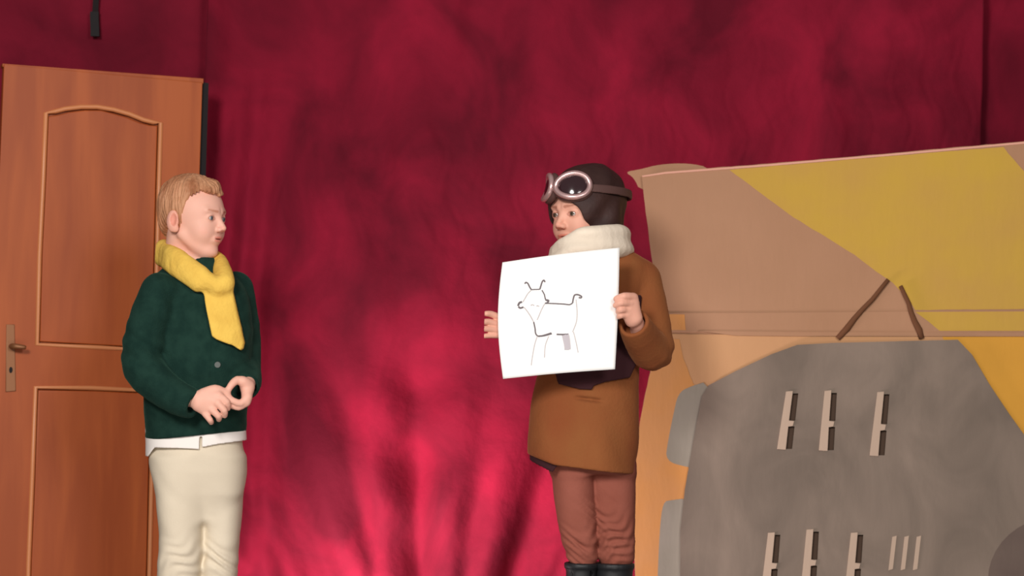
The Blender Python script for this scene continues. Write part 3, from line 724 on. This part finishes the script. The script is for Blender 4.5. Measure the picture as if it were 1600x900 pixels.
H2 = Head(J(915, 333, 0), math.radians(180+44), 1.03, pitch=.10, roll=.03)
pos = J(925, 1100); pil = empty('person', (pos[0], 0, 0)); bpy.context.view_layer.update()
tag(pil, 'child in aviator cap, goggles and brown suede coat holding up the drawing', 'person', 'children on stage')
coat_rows = rows_px([(385, 896, 972, .05), (398, 880, 1000, .066), (415, 862, 1016, .082), (440, 856, 1014, .092), (480, 856, 1004, .098), (530, 852, 1000, .100), (570, 845, 999, .104), (590, 838, 1000, .108),
                     (640, 829, 998, .118), (690, 823, 996, .126), (725, 822, 994, .130), (752, 822, 994, .132)])
far2 = [J(868, 432, -.05), J(846, 490, -.09), J(838, 546, -.10), J(815, 522, -.15), J(800, 512, -.178)]
near2 = [J(1004, 436, .0), J(1015, 490, -.02), J(1019, 546, -.05), J(1003, 530, -.12), J(990, 505, -.185)]
def coat0(p, fine=True):
    d = loft(p, coat_rows, 2.3)
    a = chain(p, near2, [.046, .050, .056, .050, .042], .02); b = chain(p, far2, [.046, .044, .042, .036, .032], .02)
    d = smin(d, a, .012); d = smin(d, b, .02)
    if fine:
        d = d+wob(p, 16, .003, 71)
        c = J(1030, 545, -.05); q = p-c.astype(np.float32); r = np.linalg.norm(q, axis=1)
        d = d+.005*np.exp(-(r/.05)**2)*np.sin(q@np.array([90, 0, 110], np.float32))
        # soft vertical flutes in the skirt
        z0 = J(900, 600)[2]; k = np.clip((z0-p[:, 2])/.15, 0, 1)
        d = d+.005*k*np.sin((p[:, 0]-J(870, 700)[0])*48+1.2*np.sin(p[:, 2]*9))
        # pocket crease
        c = J(920, 630, -.1); q = p-c.astype(np.float32); ln = np.abs(q[:, 2]-.01+.10*q[:, 0]+0*q[:, 0]); d = d+.010*np.exp(-(ln/.005)**2)*np.exp(-(q[:, 0]/.035)**4)*(p[:, 1] < 0)
    return d
def coat(p):
    d = coat0(p); a = J(822, 708); m_ = J(865, 724); b = J(995, 741)
    zl = np.interp(p[:, 0], [a[0], m_[0], b[0]], [a[2], m_[2], b[2]]); cut = np.where(p[:, 2] < a[2]+.06, zl-p[:, 2]+.0, -1)
    d = smax(d, cut, .005)
    inner = np.maximum(coat0(p, False)+.012, p[:, 2]-(a[2]+.10)); d = smax(d, -inner, .004)
    pt, prev = near2[-1], near2[-2]
    for pt, prev, rr in ((near2[-1], near2[-2], .030), (far2[-1], far2[-2], .022)):
        t = (pt-prev)/np.linalg.norm(pt-prev); q = p-pt.astype(np.float32); al = q@t.astype(np.float32); near = np.linalg.norm(q, axis=1) < .065
        d = np.where(near, smax(d, al-.004, .005), d); cyl = np.linalg.norm(q-al[:, None]*t.astype(np.float32), axis=1)-rr
        d = np.where(near, smax(d, -np.maximum(cyl, -.035-al), .004), d)
    return smax(d, -cap(p, J(925, 375), J(928, 415), .048, .045), .006)
lo = J(780, 760)+[0, -.27, 0]; hi = J(1062, 380)+[0, .17, 0]
sdf_mesh('coat', coat, lo, hi, .0035, m_coat, pil)
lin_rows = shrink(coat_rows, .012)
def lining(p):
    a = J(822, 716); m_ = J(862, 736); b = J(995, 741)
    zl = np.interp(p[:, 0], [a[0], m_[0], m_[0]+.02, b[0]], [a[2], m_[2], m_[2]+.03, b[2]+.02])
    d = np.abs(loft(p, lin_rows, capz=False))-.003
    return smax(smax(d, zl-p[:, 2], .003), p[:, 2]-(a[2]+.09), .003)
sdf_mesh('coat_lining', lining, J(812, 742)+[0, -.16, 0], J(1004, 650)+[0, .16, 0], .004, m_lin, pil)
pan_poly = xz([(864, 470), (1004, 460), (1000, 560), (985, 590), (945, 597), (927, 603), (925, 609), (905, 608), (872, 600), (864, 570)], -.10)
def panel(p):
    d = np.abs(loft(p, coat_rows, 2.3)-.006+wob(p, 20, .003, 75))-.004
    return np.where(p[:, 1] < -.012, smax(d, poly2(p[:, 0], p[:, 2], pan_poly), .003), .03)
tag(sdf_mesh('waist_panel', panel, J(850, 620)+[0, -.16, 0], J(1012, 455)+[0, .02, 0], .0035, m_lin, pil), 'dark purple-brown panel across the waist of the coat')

# white cowl
c1 = [J(872, 391, -.075), J(890, 378, -.108), J(915, 368, -.115), J(945, 366, -.095), (J(966, 368, -.045)), J(968, 370, .025), J(940, 374, .075), J(905, 382, .07), J(880, 390, .03), J(868, 394, -.03), J(872, 391, -.075)]
def cowl(p):
    a = chain(p, c1, [.018, .021, .023, .025, .026, .026, .024, .02, .018, .018, .018], .02)
    q = p+np.array([0, 0, .034], np.float32); b = chain(q*[1, 1, 1], [v+(v-J(922, 380))*[.10, .10, 0] for v in c1], [.021, .022, .022, .024, .026, .026, .024, .02, .02, .02, .02], .012)
    d = smin(a, b, .016); r = p.copy(); r[:, 2] = r[:, 2]*1.6
    return d+wob(r, 10, .003, 81)+.0015*np.sin(p[:, 2]*120+p[:, 0]*40)
sdf_mesh('cowl_scarf', cowl, J(842, 440)+[0, -.19, 0], J(1006, 335)+[0, .13, 0], .003, m_cowl, pil)

# trousers and boots
t2 = rows_px([(640, 856, 986, .088, .0), (690, 858, 990, .088, .0), (740, 861, 990, .088, 0)])
l2A = rows_px([(720, 860, 928, .076, -.01), (770, 865, 930, .072, -.01), (820, 872, 934, .062, -.01), (850, 879, 934, .053, -.01), (872, 886, 934, .046, -.01), (888, 896, 927, .028, -.01), (1060, 896, 924, .03, -.01)])
l2B = rows_px([(720, 916, 992, .078, .015), (770, 919, 992, .074, .015), (820, 925, 991, .064, .01), (850, 930, 990, .054, .01), (872, 933, 991, .048, .01), (888, 944, 981, .028, .01), (1060, 944, 972, .03, .01)])
def trousers2(p):
    d = smin(smin(loft(p, l2A), loft(p, l2B), .006), loft(p, t2), .02)+wob(p, 14, .0028, 91)
    for c, a, s in ((J(905, 848, -.05), .0065, 1), (J(958, 838, -.04), .0065, -1), (J(905, 868, -.05), .005, 1), (J(960, 865, -.04), .005, -1), (J(935, 800, -.05), .004, 1)):
        q = p-c.astype(np.float32); r = np.linalg.norm(q*[1, .6, 1.1], axis=1)
        d = d+a*.6*np.exp(-(r/.05)**2)*np.sin(q[:, 2]*210+s*q[:, 0]*120+2.8*np.sin(q[:, 0]*60+q[:, 2]*50+s))
    return smax(d, J(900, 905)[2]-p[:, 2], .004)
sdf_mesh('trousers', trousers2, J(850, 965)+[0, -.13, 0], J(1000, 630)+[0, .13, 0], .004, m_mauve, pil)
for l, (x0_, x1_) in ((l2A, (888, 934)), (l2B, (934, 991))):
    c = mid(l, .2); bw = (J(x1_, 880)[0]-J(x0_, 880)[0])/2; bx0 = J((x0_+x1_)/2, 880)[0]; yb_ = c[1]; A = np.array([bx0-.005, yb_, 0]); f = np.array([-.6, -.8, 0])
    ztop = J(900, 878)[2]
    def boot(p, A=A, f=f, bw=bw, ztop=ztop):
        sh = cap(p, A+[0, 0, .06], A+[0.0, 0, .42], bw*.90, bw*1.08)
        ft = chain(p, [A-f*.03+[0, 0, .042], A+f*.06+[0, 0, .040], A+f*.13+[0, 0, .032]], [.04, .041, .034], .02)
        d = smin(sh, ft, .03)+wob(p, 14, .002, 97); d = smax(d, p[:, 2]-ztop, .004)
        d = smin(d, smax(smax(sh-.004, p[:, 2]-ztop, .003), ztop-.016-p[:, 2], .003), .002)
        hole = np.maximum(cap(p, A+[0, 0, .1], A+[0, 0, .5], bw*.80, bw*.93), .3-p[:, 2]); d = smax(d, -hole, .003)
        return smax(d, .001-p[:, 2], .003)
    sdf_mesh('boot', boot, A+[-.2, -.22, -.01], A+[.12, .12, .40], .0045, m_boot, pil)

# aviator cap
def cap_sdf(p):
    q = H2.loc(p); m = q.copy(); m[:, 1] = np.abs(m[:, 1])
    d = cranium(q, 0)-.0135
    d = smin(d, ell(q, (-.03, 0, .045), (.083, .078, .075)), .02)
    d = smin(d, ell(m, (.000, .058, -.048), (.040, .024, .048)), .02)       # ear flaps
    d = smin(d, ell(m, (-.016, .066, -.018), (.034, .029, .044)), .015)
    d = smin(d, ell(q, (-.060, 0, -.045), (.040, .062, .050)), .025)
    strap_ = chain(m, [(.010, .066, -.060), (.035, .048, -.095), (.045, .02, -.112), (.046, 0, -.115)], [.010, .009, .008, .008], .01); d = smin(d, strap_, .004)
    face = ell(q, (.080, 0, -.034), (.075, .0600, .0800)); d = smax(d, -face, .006)
    d = smin(d, smax(np.abs(face)-.0045, cranium(q)-.016, .003), .003) if 0 else d
    seam = np.minimum(np.abs(m[:, 1]-.030), 9); d = d-.0015*np.exp(-(seam/.003)**2)*(q[:, 2] > .03)
    return (smax(d, -q[:, 2]-.120, .006)+.0012*np.sin(q[:, 0]*90+q[:, 2]*70))*H2.s
sdf_mesh('aviator_cap', cap_sdf, *tip(H2, .15), .0025, m_cap, pil)
# goggles pushed up on the forehead
gog = link('goggle_strap', bpy.data.meshes.new('tmp'), None, pil); bpy.data.objects.remove(gog)
def ringpts(c, nrm, a, b, n=36, tilt=0.0, bend=0.0):
    nrm = np.array(nrm, float); nrm /= np.linalg.norm(nrm); s = np.cross([0, 0, 1.], nrm); s /= np.linalg.norm(s); t = np.cross(nrm, s); out = []
    for i in range(n):
        A = 2*math.pi*i/n; out.append(np.array(c)+s*a*math.cos(A)+t*b*math.sin(A)*(1+.10*math.cos(A))+nrm*(-bend*math.cos(A)**2))
    return out, nrm, s, t
LC = []
for sgn in (-1, 1):
    c = np.array([.088, sgn*.046, .070]); n_ = np.array([.72, sgn*.60, .28]); n_ /= np.linalg.norm(n_)
    pts, n_, s_, t_ = ringpts(c, n_, .043, .031, bend=.008)
    W = [H2.w(*v) for v in pts]; wn = H2.R@n_
    rim = tube('goggle_rim', W, .0075, m_silver, pil, n=12, nrm=wn, closed=True)
    W2 = [H2.w(*(v-n_*.012)) for v in ringpts(c, n_, .044, .032, bend=.010)[0]]
    tube('goggle_cushion', W2, .009, m_strap2, pil, n=10, nrm=wn, closed=True)
    V = [H2.w(*(c+n_*.003))]; Fc = []
    for k, fr in enumerate((.35, .7, .97)):
        for v in ringpts(c+n_*(.003-.003*k*.5), n_, .043*fr, .031*fr, bend=.008*fr*fr)[0]: V.append(H2.w(*v))
    n = 36
    for i in range(n):
        j = (i+1) % n; Fc.append((0, 1+i, 1+j))
        for k in range(2): Fc.append((1+k*n+i, 1+(k+1)*n+i, 1+(k+1)*n+j, 1+k*n+j))
    lens = from_py('goggle_lens', V, Fc, m_lens, pil, True)
    md = lens.modifiers.new('t', 'SOLIDIFY'); md.thickness = .002
tube('nose_bridge', [H2.w(.104, -.012, .066), H2.w(.108, 0, .064), H2.w(.104, .012, .066)], .006, m_silver, pil)
def gstrap(p):
    q = H2.loc(p); d = np.abs(smin(cranium(q), ell(q, (-.03, 0, .045), (.083, .078, .075)), .02)-.0165)-.0025
    z = q[:, 2]-(.062+.25*(q[:, 0]-.06)*.6)
    d = smax(d, np.abs(z)-.011, .002)
    return smax(d, q[:, 0]-.068, .002)*H2.s
sdf_mesh('goggle_strap', gstrap, *tip(H2), .0026, m_strap2, pil)
eyeballs(H2, pil, (.09, .06, .04))

# the sheet of paper
PC = [J(785, 410, -.215), J(968, 387, -.205), J(961, 577, -.215), J(786, 592, -.225)]
def paper(s, t, off=0.):
    p = (PC[0]*(1-s)+PC[1]*s)*(1-t)+(PC[3]*(1-s)+PC[2]*s)*t
    bow = math.sin(math.pi*t)
    p = p+np.array([-.0120*bow*(1-s)**2+.002*bow*s, -.010*math.sin(math.pi*s)-.006*bow*(1-s)-off, .002*math.sin(math.pi*s)])
    return p
NS = 40; V = [paper(i/NS, j/NS) for j in range(NS+1) for i in range(NS+1)]
Fc = [(j*(NS+1)+i, j*(NS+1)+i+1, (j+1)*(NS+1)+i+1, (j+1)*(NS+1)+i) for j in range(NS) for i in range(NS)]
pr = empty('paper_sheet', tuple(paper(.5, 1.))); bpy.context.view_layer.update()
tag(pr, 'large white paper with a pencil drawing of a horned goat', 'paper')
sh = from_py('sheet', V, Fc, m_paper, pr, True); md = sh.modifiers.new('t', 'SOLIDIFY'); md.thickness = .0012; md.offset = -1
def inv(px, py):             # page coordinates of a drawn point
    s = (px-785)/180; t = .5
    for _ in range(30):
        q = paper(s, t); d = ray(px, py); k = (q[1]-CAM[1])/d[1]; w_ = CAM+d*k
        s += (w_[0]-q[0])/.30; t -= (w_[2]-q[2])/.31
    return s, t
def stroke(pts, w0, m=m_pencil):
    st_ = [inv(*p) for p in pts]; V = []; Fc = []
    for i, (s, t) in enumerate(st_):
        a = paper(s, t, .0012); nx = paper(*st_[min(i+1, len(st_)-1)]); pv = paper(*st_[max(i-1, 0)]); d = nx-pv; d[1] = 0; d /= np.linalg.norm(d)+1e-9
        n = np.array([-d[2], 0, d[0]]); ww = (w0[i] if hasattr(w0, '__len__') else w0)*.5/600
        V += [a+n*ww, a-n*ww]
    Fc = [(2*i, 2*i+1, 2*i+3, 2*i+2) for i in range(len(st_)-1)]
    return V, Fc
def dense(pts, k=4):
    out = []
    n = len(pts)
    for i in range(n-1):
        p0 = pts[max(i-1, 0)]; p1 = pts[i]; p2 = pts[i+1]; p3 = pts[min(i+2, n-1)]
        for j in range(k):
            t = j/k; out.append(tuple(.5*((2*p1[c])+(-p0[c]+p2[c])*t+(2*p0[c]-5*p1[c]+4*p2[c]-p3[c])*t*t+(-p0[c]+3*p1[c]-3*p2[c]+p3[c])*t**3) for c in (0, 1)))
    return out+[pts[-1]]
def drawing(name, strokes, m):
    for pts, w_ in strokes:
        v, f = stroke(dense(pts), w_); from_py(name, v, f, m, pr)
Z = lambda x, y: (740+x/3.75, 380+y/3.75)
drawing('pencil_line', [
  ([Z(300, 238), Z(306, 230), Z(318, 236), Z(328, 256), Z(338, 272)], 2.2), ([Z(338, 272), Z(365, 271), Z(388, 270)], 1.6), ([Z(388, 270), Z(394, 250), Z(402, 226), Z(412, 217), Z(418, 228)], 2.2),
  ([Z(400, 275), Z(414, 300), Z(422, 330), Z(437, 340)], 1.8), ([Z(420, 332), Z(440, 336), Z(430, 350), Z(418, 352)], 2.4), ([Z(425, 352), Z(480, 354), Z(530, 357), Z(562, 360), Z(580, 350)], 1.8),
  ([Z(580, 350), Z(584, 325), Z(592, 304), Z(612, 302), Z(632, 312), Z(628, 320), Z(616, 318)], 2.2), ([Z(260, 368), Z(268, 350), Z(284, 344)], 3.0), ([Z(262, 372), Z(274, 380), Z(292, 374)], 2.6),
  ([Z(352, 462), Z(360, 500), Z(364, 530), Z(380, 545), Z(410, 540), Z(455, 526)], 2.0), ([Z(380, 545), Z(415, 541), Z(458, 529)], 2.4), ([Z(486, 534), Z(520, 535), Z(556, 534)], 2.2)], m_pencil)
m_faint = mat('faint pencil', srgb(196, 190, 190), .8)
m_shade = mat('pencil shading', srgb(196, 190, 196), .8)
drawing('faint_line', [
  ([Z(338, 275), Z(318, 295), Z(300, 325), Z(288, 345)], 1.4), ([Z(295, 375), Z(315, 400), Z(335, 430), Z(352, 462)], 1.6), ([Z(418, 352), Z(400, 385), Z(385, 420), Z(372, 450)], 1.4),
  ([Z(335, 365), Z(345, 360), Z(355, 366)], 1.5), ([Z(368, 370), Z(376, 366), Z(384, 372)], 1.5), ([Z(600, 330), Z(606, 400), Z(602, 460), Z(580, 520)], 1.2),
  ([Z(372, 548), Z(356, 600), Z(342, 680), Z(338, 715)], 1.3), ([Z(440, 545), Z(420, 600), Z(415, 670)], 1.2), ([Z(585, 520), Z(600, 580), Z(612, 640)], 1.2)], m_faint)
drawing('pencil_shading', [([Z(530, 538), Z(538, 570), Z(544, 600), Z(546, 625)], 7), ([Z(546, 536), Z(552, 570), Z(556, 622)], 6.5)], m_shade)

# hands of the child holding the paper
hR = dict(wrist=(J(1000, 513, -.165), J(991, 497, -.200)),
  palm=[(J(994, 496, -.205), J(990, 465, -.216), .0150, .0120), (J(991, 498, -.205), J(984, 474, -.222), .0150, .0120), (J(988, 500, -.20), J(980, 484, -.222), .0145, .0112), (J(986, 502, -.20), J(978, 492, -.220), .013, .0100)],
  fingers=[([J(988, 464, -.222), J(975, 463, -.240), J(963, 467, -.237)], [.0108, .0096, .0078]),
           ([J(983, 474, -.226), J(971, 473, -.242), J(962, 477, -.237)], [.0104, .0092, .0076]),
           ([J(979, 484, -.224), J(970, 484, -.238), J(966, 487, -.228)], [.0098, .0086, .0072]),
           ([J(977, 492, -.220), J(970, 493, -.230), J(967, 495, -.222)], [.0088, .0078, .0066])],
  thumb=([J(992, 474, -.195), J(980, 470, -.190), J(966, 470, -.190), J(955, 472, -.194)], [.0125, .0110, .0095, .0080]))
hL2 = dict(wrist=(J(806, 514, -.165), J(797, 511, -.180)),
  palm=[(J(797, 508, -.182), J(781, 497, -.200), .0130, .0095), (J(797, 511, -.182), J(780, 507, -.200), .0130, .0095), (J(797, 514, -.182), J(780, 516, -.20), .0130, .0092), (J(796, 517, -.182), J(782, 524, -.20), .0120, .0085)],
  fingers=[([J(780, 496, -.204), J(768, 491, -.214), J(760, 490, -.224)], [.0092, .0084, .0070]),
           ([J(779, 507, -.204), J(764, 503, -.218), J(755, 503, -.230)], [.0092, .0084, .0070]),
           ([J(779, 516, -.204), J(764, 514, -.218), J(754, 514, -.230)], [.0090, .0082, .0068]),
           ([J(781, 524, -.202), J(769, 524, -.212), J(757, 525, -.222)], [.0080, .0072, .0060])],
  thumb=([J(797, 505, -.185), J(794, 494, -.196), J(798, 484, -.203)], [.0115, .0100, .0080]))
p_torso = shrink([r for r in coat_rows if r[0] > J(900, 660)[2]], .040)
p_arms = [(near2[:4]+[J(994, 504, -.18)], [.030, .031, .030, .026, .0165]), (far2[:4]+[J(801, 512, -.172)], [.026, .027, .026, .021, .0155])]
def bootc(l, x0_, x1_, z): return np.array([J((x0_+x1_)/2, 880)[0]-.005, mid(l, .2)[1], z])
p_legs = [([mid(l, .72)*[1, 1, 0]+[0, 0, .68], mid(l, .44), bootc(l, a, b, .34), bootc(l, a, b, .07)], [.055, .034, .024, .020]) for l, a, b in ((l2A, 888, 934), (l2B, 934, 991))]
p_feet = [([bootc(l, a, b, .05), bootc(l, a, b, .042)+[-.04, -.055, 0]], [.020, .016]) for l, a, b in ((l2A, 888, 934), (l2B, 934, 991))]
def pilbody(p):
    return figure(p, H2, ([H2.w(-.02, 0, -.02), H2.w(-.028, 0, -.10), J(926, 420)], [.050, .042, .048]), p_torso, p_arms, p_legs+p_feet, [hR, hL2])
def piltint(p): return face_tint(H2.loc(p), (1, 1, 1), (.48, .34, .28))*np.array(srgb(228, 170, 148)[:3])
sdf_mesh('body', pilbody, J(742, 1100)+[0, -.28, -.01], J(1062, 240)+[0, .17, 0], .0024, m_skin, pil, tint=piltint)
